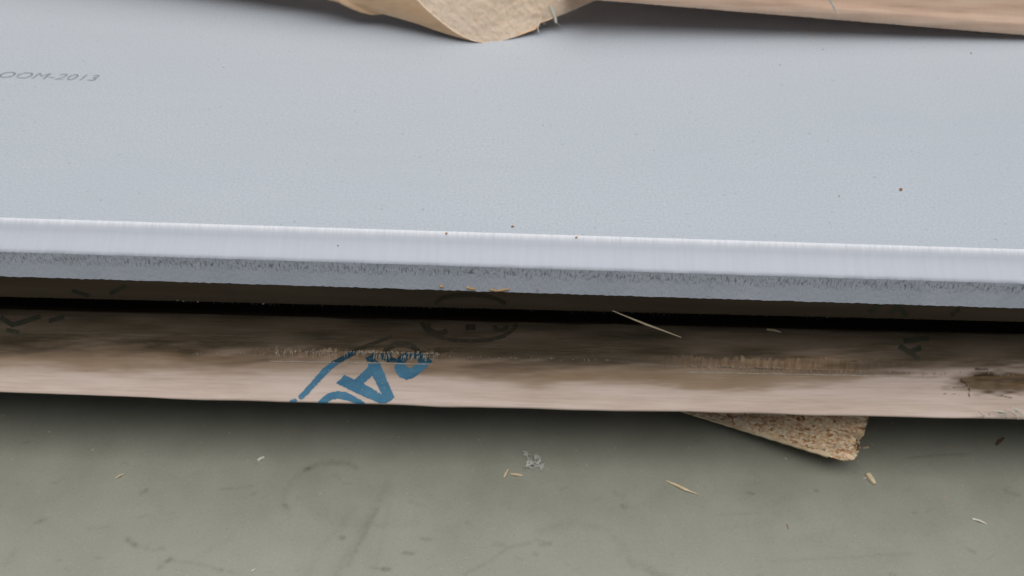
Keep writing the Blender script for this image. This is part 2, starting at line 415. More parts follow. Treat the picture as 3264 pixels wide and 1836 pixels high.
# lower lip: upper slope, torn strip, lower slope, rounded foot
A = np.linspace(0, 1, 26)
low_a = [(.006 - .0130 * t, -.0571 - .0031 * t ** 1.3) for t in A]                       # upper slope
low_b = [(-.0070 - .0030 * t, -.0602 - .0048 * t) for t in np.linspace(0, 1, 12)]   # torn strip
C = np.linspace(0, 1, 48)
low_c = [(-.0103 - .0187 * t, -.0654 - .0062 * t ** 1.35) for t in C]
foot = [(-.0292, -.0720), (-.0290, -.0727), (-.0280, -.0733), (-.020, -.0734), (.03, -.0734), (.09, -.0734), (.09, -.05)]
def undul(P, amp=1.0):
    X = P[:, :, 0]; Z = P[:, :, 2]
    n = vnoise(X * 22 + 40, (Z - PT) * 130 + 40 + 6 * np.sin(X * 9), 77) - .5
    n2 = vnoise(X * 70 + 9, (Z - PT) * 300 + 90, 78) - .5
    P[:, :, 1] += amp * (.0011 * n + .00035 * n2)
def tide(px):
    """row of the wavy border between brown and pale wood, read off the photograph"""
    kx = [-200, 0, 150, 400, 600, 900, 1150, 1350, 1550, 1700, 1900, 2080, 2150, 2220, 2320, 2440, 2560, 2700, 2800, 2900, 3000, 3264, 3500]
    kv = [1160, 1165, 1170, 1185, 1172, 1180, 1175, 1190, 1205, 1230, 1222, 1222, 1232, 1250, 1252, 1248, 1225, 1215, 1190, 1180, 1170, 1172, 1172]
    return np.interp(px, kx, kv)
def f_a(P):
    undul(P); P[:, 0, 2] += jt * .5
def stain_for(P):
    Q = P.reshape(-1, 3) - np.array(cam_loc)
    z = Q @ np.array(fwd); px = W0 / 2 + FPX * (Q @ np.array(rt)) / z; py = H0 / 2 - FPX * (Q @ np.array(up)) / z
    return px.reshape(P.shape[:2]), py.reshape(P.shape[:2])
def attrs_of(prof, fn):
    prof = np.array(pz(prof), float)
    P = np.zeros((len(bx), len(prof), 3)); P[:, :, 0] = bx[:, None]; P[:, :, 1] = prof[None, :, 0]; P[:, :, 2] = prof[None, :, 1]
    fn(P); px, py = stain_for(P)
    n = vnoise(px / 130 + 30, py / 14 + 30, 12); n2 = vnoise(px / 40, py / 5, 13)
    d = (py - tide(px) + 26 * (n - .5) + 10 * (n2 - .5))
    st = 1 / (1 + np.exp(d / np.interp(px, [0, 1700, 2100], [12, 10, 6]))); st *= .70 + .30 * vnoise(px / 150 + 4, py / 26 + 4, 14)
    # painted shade of the board's overhang, darker towards the groove, broken into grain streaks
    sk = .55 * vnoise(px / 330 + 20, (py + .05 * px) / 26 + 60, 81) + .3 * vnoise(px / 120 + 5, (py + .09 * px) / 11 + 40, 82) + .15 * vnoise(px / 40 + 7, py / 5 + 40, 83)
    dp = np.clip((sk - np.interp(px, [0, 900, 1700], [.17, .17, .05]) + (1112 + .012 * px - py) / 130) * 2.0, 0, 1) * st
    tm_ = np.clip(1.2 - np.abs(px - 1120) / 320, 0, 1) + np.clip(1.2 - np.abs(px - 2460) / 340, 0, 1)
    tn = np.clip(tm_ * (.35 + .8 * vnoise(px / 30, py / 12, 84)), 0, .9) * (vnoise(px / 9, py * 0 + .5, 85) * 24 + py - 1122 - .02 * (px - 880) > 0)
    # knot near the right end
    kd = np.hypot((px - 3190) / 190, (py - 1219) / 42) + .35 * (vnoise(px / 35, py / 9, 15) - .5)
    kn = np.clip((1.05 - kd) * 2.4, 0, 1) * (.88 + .12 * vnoise(px / 20, py / 6, 16))
    cr = np.zeros_like(px)
    def crack(pts, w_):
        nonlocal cr
        cr = np.maximum(cr, np.exp(-(seg_dist(px, py + 4 * (vnoise(px / 9, py / 9, 17) - .5), pts) / w_) ** 2))
    crack([(3062, 1208), (3082, 1228), (3090, 1240), (3090, 1262)], 1.7)
    crack([(3010, 1256), (3060, 1258)], .9); crack([(3040, 1236), (3078, 1232)], 1.3)
    crack([(3108, 1197), (3165, 1195)], 2.6); crack([(3110, 1175), (3150, 1178)], 2.6); crack([(3190, 1262), (3225, 1268)], 1.6)
    st = np.maximum(st, .0)
    return {'shade_streaks': dp, 'torn': tn if fn is f_b else tn * 0, 'stain': np.clip(st, 0, 1), 'knot': kn, 'crack': np.clip(cr, 0, 1)}
def f_b(P):
    undul(P)
    X = P[:, :, 0]; n = vnoise(X * 800, P[:, :, 2] * 150, 41) - .5
    P[:, 1:-1, 1] += (.0005 * n + .0002)[:, 1:-1]
def f_c(P):
    undul(P)
    t = np.clip((P[:, :, 2] - PT + .0654) / -.0095, 0, 1)
    P[:, :, 2] += bow(P[:, :1, 0]) * t
    P[:, :, 1] += -.0003 * t
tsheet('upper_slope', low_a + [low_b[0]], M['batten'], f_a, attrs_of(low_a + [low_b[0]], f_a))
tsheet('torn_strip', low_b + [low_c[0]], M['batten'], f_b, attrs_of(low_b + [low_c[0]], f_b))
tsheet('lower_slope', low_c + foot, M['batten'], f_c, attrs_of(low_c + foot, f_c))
bpy.context.view_layer.update()
T_inv = timber.matrix_world.inverted()
T_bvh = bvh_of([o for o in timber.children])
B_bvh = bvh_of([o for o in board.children])
def hitb(bvh, px, py, off=0.0):
    loc, nrm, _, _ = bvh.ray_cast(cam_loc, ray(px, py))
    if loc is None: return None, None
    if nrm.dot(ray(px, py)) > 0: nrm = -nrm
    return loc + nrm * off, nrm

def stroke(V, F, pts, wd, bvh, off, step=7.0):
    """a flat inked stroke through photograph points, laid on the surface"""
    fine = []
    for (a, b), (c, d) in zip(pts[:-1], pts[1:]):
        n = max(1, int(math.hypot(c - a, d - b) / step))
        fine += [(a + (c - a) * i / n, b + (d - b) * i / n) for i in range(n)]
    fine.append(pts[-1]); k = len(V); nacross = 4; rows = 0
    for i, (a, b) in enumerate(fine):
        p = fine[max(0, i - 1)]; q = fine[min(len(fine) - 1, i + 1)]
        tx, ty = q[0] - p[0], q[1] - p[1]; l = math.hypot(tx, ty) or 1; nx, ny = -ty / l, tx / l
        ww = 1.16 * wd * (1 + random.uniform(-.05, .05)) / 2
        row = [hitb(bvh, a + nx * ww * s, b + ny * ww * s, off)[0] for s in np.linspace(-1, 1, nacross + 1)]
        if any(v is None for v in row): continue
        V.extend(row); rows += 1
    for i in range(rows - 1):
        for j in range(nacross):
            a = k + i * (nacross + 1) + j; F.append((a, a + 1, a + nacross + 2, a + nacross + 1))
def arc(cx, cy, rx, ry, a0, a1, n=24, rot=0.0):
    o = []
    for i in range(n + 1):
        t = R(a0 + (a1 - a0) * i / n); x, y = rx * math.cos(t), ry * math.sin(t)
        o.append((cx + x * math.cos(rot) - y * math.sin(rot), cy + x * math.sin(rot) + y * math.cos(rot)))
    return o
def inked(name, strokes, mat, parent, bvh, off0=.00012, label=None):
    V, F = [], []
    for i, (pts, wd) in enumerate(strokes): stroke(V, F, pts, wd, bvh, off0 + i * .00002)
    if not V: return None
    o = link(name, [T_inv @ v for v in V], F, mat, parent, True)
    if label: o['label'] = label
    return o

# blue stamp: strokes below and on the torn strip
def zpx(pts): return [(900 + x / 4.293, 1050 + y / 4.293) for x, y in pts]
A_OUT = zpx([(740, 740), (850, 620), (985, 690), (1170, 520), (1182, 440), (1165, 445), (1138, 396), (1245, 322), (1300, 440), (1330, 455), (1350, 490), (1460, 760), (1535, 930), (1500, 965), (1420, 1010), (1340, 1010), (1180, 945), (960, 850)])
A_IN = zpx([(1230, 635), (1115, 740), (1360, 890), (1310, 780)])
R_OUT = zpx([(1318, 322), (1400, 340), (1478, 312), (1500, 372), (1560, 400), (1640, 330), (1700, 318), (1880, 318), (1950, 340), (2055, 440), (2030, 462), (1880, 600), (1790, 670), (1700, 692), (1600, 650), (1545, 570), (1535, 500), (1560, 450), (1430, 450), (1370, 410)])
R_IN = zpx([(1755, 372), (1690, 440), (1668, 480), (1740, 538), (1800, 505), (1872, 450), (1840, 402)])
S_OUT = zpx([(220, 910), (270, 860), (430, 680), (560, 530), (700, 430), (760, 400), (900, 310), (1015, 296), (1000, 335), (880, 410), (760, 480), (640, 580), (500, 730), (330, 910), (262, 962), (230, 945)])
D_OUT = zpx([(480, 1040), (490, 1000), (560, 920), (640, 870), (760, 845), (880, 860), (960, 900), (1060, 960), (1180, 1040), (1060, 1040), (1000, 1010), (880, 970), (780, 950), (700, 955), (640, 985), (600, 1040)])
B_OUT = zpx([(90, 1000), (110, 965), (180, 945), (205, 968), (190, 1010)])
def inside(X, Y, poly):
    c = np.zeros(X.shape, bool)
    for (xa, ya), (xb, yb) in zip(poly, poly[1:] + poly[:1]):
        if ya == yb: continue
        c ^= ((ya > Y) != (yb > Y)) & (X < (xb - xa) * (Y - ya) / (yb - ya) + xa)
    return c
def ink_area(name, poly, holes, mat, y0=-1e9, y1=1e9, off=.00014, cell=2.2, label=None):
    """print a flat shape on the timber: many small faces that follow its surface"""
    xa, xb = min(p[0] for p in poly), max(p[0] for p in poly); ya, yb = min(p[1] for p in poly), max(p[1] for p in poly)
    ya, yb = max(ya, y0), min(yb, y1)
    nx, ny = int((xb - xa) / cell) + 2, int((yb - ya) / cell) + 2
    gx = xa + np.arange(nx) * cell; gy = ya + np.arange(ny) * cell
    CX, CY = np.meshgrid(gx[:-1] + cell / 2, gy[:-1] + cell / 2, indexing='ij')
    CX = CX + 2.0 * (vnoise(CX / 5, CY / 5, 91) - .5); CY = CY + 2.0 * (vnoise(CX / 5 + 9, CY / 5, 92) - .5)
    ins = inside(CX, CY, poly) & (CY < y1)
    for h in holes: ins &= ~inside(CX, CY, h)
    ins &= vnoise(CX / 7, CY / 2.5, 93) > .03
    V, F, ids = [], [], {}
    def vid(i, j):
        if (i, j) not in ids:
            p, n_ = hitb(T_bvh, gx[i], gy[j], off)
            ids[(i, j)] = None if p is None else len(V)
            if p is not None: V.append(p)
        return ids[(i, j)]
    for i, j in np.argwhere(ins):
        q = [vid(i, j), vid(i + 1, j), vid(i + 1, j + 1), vid(i, j + 1)]
        if None in q: continue
        if max((V[q[0]] - V[q[2]]).length, (V[q[1]] - V[q[3]]).length) > .0022: continue
        F.append(q)
    if not F: return
    o = link(name, [T_inv @ v for v in V], F, mat, timber, True)
    if label: o['label'] = label
YB = 1050 + 452 / 4.293
DARK = [
    ([(1122, 1122), (1156, 1107), (1203, 1090), (1250, 1072)], 10),
    ([(1226, 1122), (1238, 1108), (1262, 1098), (1296, 1097), (1322, 1108), (1334, 1121)], 15),
]
CIRC_LOW = [
    ([(1344, 1028), (1350, 1040), (1362, 1054), (1398, 1074), (1445, 1085), (1503, 1088), (1561, 1084), (1608, 1070), (1636, 1050), (1648, 1034)], 11),
    ([(1362, 1032), (1368, 1050), (1384, 1062), (1404, 1065), (1426, 1054)], 15),
    ([(1499, 1034), (1500, 1054)], 27),
    ([(1577, 1038), (1578, 1052), (1606, 1052), (1618, 1040)], 12),
]
CIRC_UP = [([(1385, 968), (1410, 950), (1456, 941), (1503, 939), (1549, 943), (1584, 953), (1612, 968)], 10)]
SIDE = [
    ([(2, 1012), (40, 1036), (90, 1022), (130, 1008)], 14), ([(20, 1052), (62, 1060)], 12), ([(156, 1024), (205, 1010)], 12),
    ([(2866, 1102), (2900, 1124), (2936, 1108)], 15), ([(2880, 1088), (2962, 1078)], 14), ([(2905, 1128), (2930, 1146)], 12),
]
SIDE_UP = [([(230, 926), (285, 944)], 11), ([(350, 936), (400, 912)], 11), ([(2770, 996), (2810, 966)], 13), ([(2840, 1002), (2860, 976), (2892, 1006)], 14), ([(3030, 1004), (3060, 985)], 12)]
for out_, holes_, lb_ in ((A_OUT, [A_IN], 'blue stamped letter A, tipped over on its side'), (R_OUT, [R_IN], 'blue stamped round letter, half on the torn strip'),
                         (S_OUT, [], 'slanted blue frame line of the stamp'), (D_OUT, [], 'blue stamped curve cut off by the lower edge'), (B_OUT, [], None)):
    ink_area('blue_stamp', out_, holes_, M['blue'], y0=YB, label=lb_)
    if out_ is not B_OUT and out_ is not D_OUT: ink_area('ink_on_torn_strip', out_, holes_, M['navy'], y1=YB, off=.0004)
inked('stamp_rim', DARK, M['black'], timber, T_bvh)
inked('round_stamp', CIRC_LOW + CIRC_UP, M['black'], timber, T_bvh, label='round black stamp with letters, crossed by the groove')
for st_ in SIDE + SIDE_UP: inked('green_stamp', [st_], M['green'], timber, T_bvh)

# torn fibres on the strip and along the mouth of the groove: short standing slivers
def slivers(name, spans, mat, parent, bvh):
    V, F = [], []
    for (x0, x1, yfun, n, hmin, hmax, wpx) in spans:
        for _ in range(n):
            a = random.uniform(x0, x1); b = yfun(a) + random.gauss(0, 2.0)
            h = random.uniform(hmin, hmax); s = random.uniform(-.25, .25)
            p, nr = hitb(bvh, a, b, .0002); q, nq = hitb(bvh, a + s * h, b + h, .0002)
            if p is None or q is None or (p - q).length > .012: continue
            wv = Vector((1, 0, 0)) * (wpx * random.uniform(.5, 1.2) / 8.0e3)
            mid = (p + q) / 2 + nr * random.uniform(.0002, .0009); k = len(V)
            V += [p - wv * .5, p + wv * .5, mid - wv * .5, mid + wv * .5, q - wv * .2, q + wv * .2, mid - nr * .0003]
            F += [(k, k + 1, k + 3, k + 2), (k + 2, k + 3, k + 5, k + 4), (k, k + 2, k + 6), (k + 1, k + 6, k + 3), (k + 2, k + 4, k + 6), (k + 3, k + 6, k + 5)]
    o = link(name, [T_inv @ v for v in V], F, mat, parent); o['kind'] = 'stuff'; return o
slivers('torn_fibres', [
    (880, 1400, lambda x: 1120 + (x - 880) * .017, 60, 10, 26, 2.0), (880, 1400, lambda x: 1116 + (x - 880) * .017, 120, 3, 7, 5),
    (1180, 1370, lambda x: 1122 + (x - 880) * .017, 26, 16, 28, 2.4),
    (600, 900, lambda x: 1124, 14, 4, 12, 2), (1400, 1950, lambda x: 1134 + (x - 1400) * .02, 26, 3, 9, 2),
    (2150, 2760, lambda x: 1168 + (x - 2150) * .024, 70, 5, 14, 2.2), (2180, 2500, lambda x: 1164 + (x - 2150) * .024, 70, 2, 6, 5),
    (2760, 3240, lambda x: 1182 + (x - 2760) * .02, 30, 4, 12, 2.0)], M['dfibre'], timber, T_bvh)
inked('pale_scratch', [([(a, 1152 + (a - 880) * .019 + random.uniform(-1, 1)) for a in range(860, 1420, 40)], 2.2)], M['dfibre'], timber, T_bvh, off0=.0002)
inked('pale_scratch', [([(a, 1187 + (a - 2200) * .02 + random.uniform(-1, 1)) for a in range(2190, 3000, 40)], 2.4)], M['dfibre'], timber, T_bvh, off0=.0002)
slivers('groove_fibres', [(560, 900, lambda x: 946 + x * .0245, 60, 2, 7, 6), (860, 1500, lambda x: 947 + x * .0245, 60, 2, 6, 6), (1850, 2160, lambda x: 948 + x * .0245, 50, 2, 8, 4), (1500, 2700, lambda x: 948 + x * .0245, 40, 1, 5, 4)], M['dfibre'], timber, T_bvh)

# ------------------------------------------------------------------ things on the board and on the floor
# faded print on the board
fc = bpy.data.curves.new('print', 'FONT'); fc.body = 'OOM-2013'; fc.size = 1.0; fc.space_character = 1.05
ft = bpy.data.objects.new('print', fc); COL.objects.link(ft)
bpy.context.view_layer.update()
tm = ft.to_mesh(); tv = [Vector(v.co) for v in tm.vertices]; tf = [tuple(p.vertices) for p in tm.polygons]
x0, x1 = min(v.x for v in tv), max(v.x for v in tv); y1 = max(v.y for v in tv)
L0, L1 = on_z(-12, 247, PT), on_z(300, 258, PT)
ex = (L1 - L0); ey = Vector((0, .0052, 0)) + ex.normalized() * .0016
pv = [L0 + ex * ((v.x - x0) / (x1 - x0)) + ey * (v.y / y1) + Vector((0, 0, .00008)) for v in tv]
bpy.data.objects.remove(ft)
inv = board.matrix_world.inverted()
pr = link('print_line', [inv @ v for v in pv], tf, M['print'], board); pr['label'] = 'faint grey printed code reading OOM-2013'

def shard(name, pts, wpx, mat, label, cat, group=None, surf='floor', thick=.0005, lift=.00005, taper=(.6, 1, .3), parent=None, hover=0.0):
    """a sliver with real thickness along photograph points, lying on a surface"""
    W = []
    for a, b in pts:
        if surf == 'floor': p, n = on_z(a, b, 0.0), Vector((0, 0, 1))
        elif surf == 'board': p, n = on_z(a, b, PT), Vector((0, 0, 1))
        elif surf == 'free': p, n = on_plane(a, b, (0, hover, 0), (0, -1, 0)), Vector((0, -.7, .7))
        else: p, n = hitb(surf, a, b)
        W.append((p, n))
    n = W[0][1]; V, F = [], []
    N = len(W)
    for i, (p, _) in enumerate(W):
        t = W[min(N - 1, i + 1)][0] - W[max(0, i - 1)][0]; t.normalize()
        s = n.cross(t).normalized(); f = i / max(1, N - 1)
        tp = taper[0] * (1 - 2 * f) + taper[1] * 2 * f if f < .5 else taper[1] * (2 - 2 * f) + taper[2] * (2 * f - 1)
        dist = (p - cam_loc).length
        hw = wpx * tp / 2 * dist / FPX * random.uniform(.85, 1.15)
        th = thick * (.5 + .5 * tp); up_ = n * (lift + (0.0004 * math.sin(math.pi * f)))
        V += [p - s * hw + up_, p + s * hw + up_, p + s * hw * .8 + up_ + n * th, p - s * hw * .8 + up_ + n * th]
    for i in range(N - 1):
        k = i * 4
        for j in range(4): F.append((k + j, k + (j + 1) % 4, k + 4 + (j + 1) % 4, k + 4 + j))
    F += [(3, 2, 1, 0), tuple(4 * (N - 1) + j for j in range(4))]
    c = sum((v for v in V), Vector()) / len(V)
    o = link(name, [v - c for v in V], F, mat); o.location = c
    return tag(o, label, cat, group)
G = 'wood splinters on the floor'
shard('wood_splinter', [(2123, 1534), (2150, 1546), (2178, 1560), (2200, 1569), (2228, 1578)], 9, M['straw'], 'long pale wood splinter lying alone on the floor left of the chipboard tip', 'splinter', G, taper=(.5, 1.1, .2))
shard('wood_splinter', [(1606, 1524), (1614, 1509), (1621, 1496)], 7, M['straw'], 'short straw splinter standing upright in view, left of the flat one', 'splinter', G)
shard('wood_splinter', [(1628, 1512), (1645, 1515), (1665, 1517)], 8, M['straw'], 'short flat straw splinter beside the grey lint tuft', 'splinter', G, taper=(.8, 1, .7))
shard('wood_splinter', [(2764, 1512), (2774, 1528), (2787, 1545)], 15, M['straw'], 'stubby broad wood chip below the chipboard corner', 'splinter', G, taper=(.9, 1, .8), thick=.0011)
shard('wood_splinter', [(2751, 1526), (2766, 1523)], 4, M['fibre'], 'tiny pale needle touching the stubby broad wood chip', 'splinter', G)
shard('wood_splinter', [(3098, 1655), (3120, 1662), (3143, 1671)], 6, M['fibre'], 'thin white splinter alone at the lower right of the floor', 'splinter', G, taper=(.9, 1, .5))
shard('wood_splinter', [(822, 1469), (832, 1464), (843, 1458)], 9, M['fibre'], 'small pale splinter on the floor below the blue stamp', 'splinter', G, taper=(.9, 1, .9))
shard('wood_splinter', [(2750, 1429), (2768, 1426)], 7, M['straw'], 'small straw crumb just right of the chipboard notch', 'splinter', G, taper=(.5, 1, .9))
shard('wood_splinter', [(3174, 1419), (3186, 1407), (3199, 1396)], 10, M['bark'], 'brown bark splinter near the right edge under the timber', 'splinter', G, taper=(.5, 1, .6))
shard('wood_splinter', [(3119, 1401), (3123, 1416)], 7, M['orange'], 'small tan splinter left of the brown bark splinter', 'splinter', G)
shard('wood_splinter', [(368, 1526), (382, 1519), (396, 1512)], 5, M['straw'], 'faint tan splinter on the left part of the floor', 'splinter', G, taper=(.4, 1, .6))
shard('wood_splinter', [(803, 1821), (815, 1814)], 6, M['fibre'], 'pale crumb of wood at the bottom edge left of centre', 'splinter', G)
shard('wood_splinter', [(2508, 1672), (2513, 1686)], 5, M['rust'], 'tiny reddish splinter on the floor, lower right of centre', 'splinter', G)
# lint
for i, (pp, lb) in enumerate([([(1678, 1452), (1686, 1468), (1694, 1478), (1686, 1486), (1698, 1502)], 'left tuft of grey lint on the floor'),
                              ([(1708, 1462), (1720, 1468), (1714, 1480), (1726, 1490)], 'right tuft of grey lint on the floor')]):
    V, F = [], []
    for k_ in range(26):
        a, b = random.choice(pp); p = on_z(a + random.gauss(0, 4), b + random.gauss(0, 4), 0.0)
        t = random.uniform(0, 6.28); l = random.uniform(.0008, .0022); h = random.uniform(.0002, .0012)
        d = Vector((math.cos(t), math.sin(t), 0)); s = Vector((-d.y, d.x, .4)) * random.uniform(.0003, .0008); k = len(V)
        V += [p + Vector((0, 0, h)) - d * l, p + s + Vector((0, 0, h * 1.3)), p + Vector((0, 0, h * .7)) + d * l, p - s + Vector((0, 0, h)), p + Vector((0, 0, h + .0005))]
        F += [(k, k + 1, k + 4), (k + 1, k + 2, k + 4), (k + 2, k + 3, k + 4), (k + 3, k, k + 4)]
    tag(link('lint_tuft', V, F, M['lint']), lb, 'lint', 'lint tufts on the floor')
# straw across the groove
shard('straw_splinter', [(1952, 990), (2005, 1012), (2060, 1034), (2115, 1054), (2171, 1075)], 6, M['straw'], 'long thin straw slanting across the black groove', 'splinter', surf='free', hover=-.0085, thick=.0005, taper=(.5, 1, .4))
shard('straw_splinter', [(2444, 1051), (2466, 1055), (2490, 1060)], 5, M['straw'], 'short straw on the lower lip of the groove, right of the long straw', 'splinter', surf=T_bvh, taper=(.9, 1, .4))
for pts, ww in [([(3120, 1312), (3132, 1322), (3140, 1334)], 6), ([(3150, 1316), (3156, 1326)], 5), ([(3180, 1314), (3200, 1320), (3214, 1334)], 7), ([(3205, 1306), (3228, 1318), (3246, 1338)], 6), ([(3236, 1310), (3262, 1322), (3284, 1330)], 7), ([(3165, 1308), (3190, 1311), (3212, 1318)], 5), ([(3222, 1298), (3240, 1304), (3262, 1306)], 5)]:
    o = shard('loose_fibre', pts, ww, M['fibre'], None, None, surf='free', hover=-.0296, taper=(.8, 1, .2), thick=.0004)
    o.parent = timber; o.matrix_parent_inverse = T_inv
# crumbs on the board
GB = 'brown crumbs on the painted board'
for a, b, ww, mt, lb, nm in [(2871, 605, 11, 'rust', 'brown crumb on the right part of the painted board', 'wood_crumb'),
        (1634, 723, 9, 'rust', 'reddish brown crumb just behind the board crest, near the middle', 'wood_crumb'),
        (1423, 744, 8, 'orange', 'small tan crumb on the board crest, left of the reddish one', 'wood_crumb'),
        (1837, 757, 7, 'orange', 'small tan crumb on the board crest, right of the reddish one', 'wood_crumb'),
        (1077, 783, 6, 'bark', 'tiny dark crumb on the moulded edge of the painted board', 'wood_crumb'),
        (2675, 625, 5, 'orange', 'faint tan crumb on the board, left of the larger brown one', 'wood_crumb'),
        (2310, 622, 4, 'bark', 'tiny dark speck on the board above the moulded edge, right half', 'wood_crumb'),
        (712, 213, 7, 'fibre', 'white crumb on the painted board, right of the printed code', 'wood_crumb'),
        (2592, 120, 8, 'straw', 'pale crumb in the shade of the pink plank', 'wood_crumb'),
        (2486, 208, 5, 'bark', 'small dark crumb on the board below the pink plank', 'wood_crumb'),
        (2623, 158, 5, 'bark', 'dark fleck at the shade edge of the pink plank', 'wood_crumb'),
        (3095, 170, 5, 'rust', 'brown fleck below the right end of the pink plank', 'wood_crumb'),
        (1730, 400, 5, 'bark', 'lone dark fleck in the middle of the painted board', 'wood_crumb'),
        (2085, 480, 4, 'bark', 'tiny fleck right of the lone dark fleck on the board', 'wood_crumb')]:
    ww = ww * .7 if mt == 'bark' else ww
    p, n = hitb(B_bvh, a, b); r = ww * (p - cam_loc).length / FPX / 2
    V = []
    for z, f in ((0, 1.0), (.55, .9), (.95, .45)):
        for j in range(7):
            t = j / 7 * 6.283; rr = r * f * random.uniform(.7, 1.25); V.append(Vector((1.25 * rr * math.cos(t), rr * math.sin(t), z * r * .9)))
    V.append(Vector((0, 0, r)))
    F = [(q * 7 + j, q * 7 + (j + 1) % 7, q * 7 + 7 + (j + 1) % 7, q * 7 + 7 + j) for q in range(2) for j in range(7)] + [(14 + j, 14 + (j + 1) % 7, 21) for j in range(7)]
    o = link(nm, V, F, M[mt]); o.location = p; o.rotation_euler = (random.uniform(-.1, .1), 0, random.uniform(0, 3)); tag(o, lb, 'crumb', GB)
# torn fibres under the painted board's lower edge
for pts, ww in [([(1488, 918), (1500, 922), (1515, 924)], 9), ([(1560, 924), (1580, 929), (1600, 927), (1622, 924)], 10), ([(1402, 914), (1412, 916)], 7), ([(2915, 966), (2926, 969)], 10), ([(2940, 967), (2952, 970)], 12), ([(2250, 943), (2262, 946)], 9), ([(1712, 923), (1716, 929)], 5)]:
    V, F = [], []
    for i, (a, b) in enumerate(pts):
        p = on_plane(a, b - 2, (0, -.0146, PT - .0177), (0, -1, 0)); hw = ww * .32 / 8.2e3 * random.uniform(.6, 1.1)
        V += [p + Vector((0, -.0005, hw)), p + Vector((0, -.0004, -hw)), p + Vector((0, .0008, -hw * .8)), p + Vector((0, .0008, hw))]
    for i in range(len(pts) - 1):
        for j in range(4): F.append((4 * i + j, 4 * i + (j + 1) % 4, 4 * i + 4 + (j + 1) % 4, 4 * i + 4 + j))
    F += [(0, 1, 2, 3), tuple(4 * (len(pts) - 1) + j for j in (3, 2, 1, 0))]
    link('raw_fibre', [inv @ v for v in V], F, M['orange'], board)
# fine sawdust on the floor, uncountable
V, F = [], []
for i in range(95):
    a, b = random.uniform(-30, 3300), random.uniform(1320, 1836)
    if random.random() < .5: b = 1320 + 260 * random.random()
    p = on_z(a, b, 0.0); r = random.choice([.00022, .0003, .0003, .00045, .0006]) * random.uniform(.7, 1.1); t = random.uniform(0, 6.28); e = random.uniform(1, 2.2); k = len(V)
    c, s = math.cos(t), math.sin(t)
    for dx, dy, dz in ((-e, 0, .1), (0, -1, .1), (e, 0, .1), (0, 1, .1), (.2, .1, .9)):
        V.append(p + Vector(((dx * c - dy * s) * r, (dx * s + dy * c) * r, dz * r)))
    F += [(k, k + 1, k + 4), (k + 1, k + 2, k + 4), (k + 2, k + 3, k + 4), (k + 3, k, k + 4)]
tag(link('sawdust', V, F, M['dusty']), 'pale sawdust specks scattered on the grey floor', 'sawdust', kind='stuff')

# ------------------------------------------------------------------ chipboard offcut under the timber
chip = empty('chipboard_offcut', on_z(2690, 1467, 0))   # base point on the floor
tag(chip, 'broken chipboard offcut wedged under the front of the timber', 'chipboard')
ZB, ZT = .0095, .0255
B0, B1, T0 = on_z(2690, 1471, ZB), on_z(2070, 1285, ZB), on_z(2768, 1318, ZT)
ax = (B1 - B0); ax_n = ax.normalized(); fn = ax.cross(T0 - B0).normalized()
if fn.y > 0: fn = -fn
bk = Vector((-ax_n.y, ax_n.x, 0));  bk = bk if bk.y > 0 else -bk
outl = [(2690, 1470), (2722, 1465), (2733, 1452), (2735, 1441), (2731, 1432), (2729, 1424), (2733, 1414), (2742, 1400), (2754, 1385), (2752, 1372), (2760, 1356), (2758, 1342), (2766, 1330), (2768, 1316)]
Rp = []
for i in range(len(outl) - 1):
    for t in np.linspace(0, 1, 7)[:-1]:
        a = outl[i][0] * (1 - t) + outl[i + 1][0] * t; b = outl[i][1] * (1 - t) + outl[i + 1][1] * t
        Rp.append((a + random.uniform(-4, 4) * (1 if i > 1 else 0), b))
pts_r = [on_plane(a, b, B0, fn) for a, b in Rp]
NU = 240
Pc = np.zeros((NU, len(pts_r), 3))
hgt = (T0 - B0).z
botl = [on_plane(a, b, B0, fn) for a, b in ((2640, 1463), (2530, 1421), (2400, 1380), (2110, 1292))]
for j, p in enumerate(pts_r):
    v = j / (len(pts_r) - 1)
    # run the row towards the left, parallel to the bottom edge
    for i in range(NU):
        u = i / (NU - 1); q = p + ax * (1.35 * u)
        if j == 0: pass
        h = max(0, (p.z - B0.z) / hgt)
        d = .0016 * (noise.noise(Vector((q.x * 260, q.y * 260, q.z * 600))) + .6 * noise.noise(Vector((q.x * 900, q.y * 900, q.z * 1500))))
        d -= .0020 * math.exp(-((h - .42) / .13) ** 2) * max(0, 1 - u * 1.3)
        d -= .0006 * max(0, 1 - h / .10) ** 2
        q = q + fn * d * (1 if 0 < i else .4)
        q.z = min(max(q.z, ZB + .0002), ZT)
        Pc[i, j] = q - chip.location
grid_mesh('cut_face', Pc[::-1], M['chip'], chip)
Pe = np.zeros((14, len(pts_r), 3))
for i in range(14):
    for j in range(len(pts_r)):
        q = Vector(Pc[0, j]) + bk * (.0045 * i) + ax_n * (0.0016 * noise.noise(Vector((i * 1.7, j * .9, 3))) if i else 0)
        q.z = min(max(q.z, ZB - chip.location.z), ZT); Pe[i, j] = q
grid_mesh('broken_end', Pe, M['chip'], chip)
a0 = B0 + bk * .0606 - chip.location; b0 = a0 + ax * 1.35
f0, f1 = Vector(Pc[0, -1]), Vector(Pc[-1, -1]); e0 = B0 - chip.location + bk * .004; e1 = e0 + ax * 1.35
zt = Vector((0, 0, ZT - ZB))
core = [B0 + bk * .022 + ax * .05 - chip.location, B0 + bk * .022 + ax * 1.3 - chip.location, B0 + bk * .060 + ax * 1.3 - chip.location, B0 + bk * .060 + ax * .05 - chip.location]
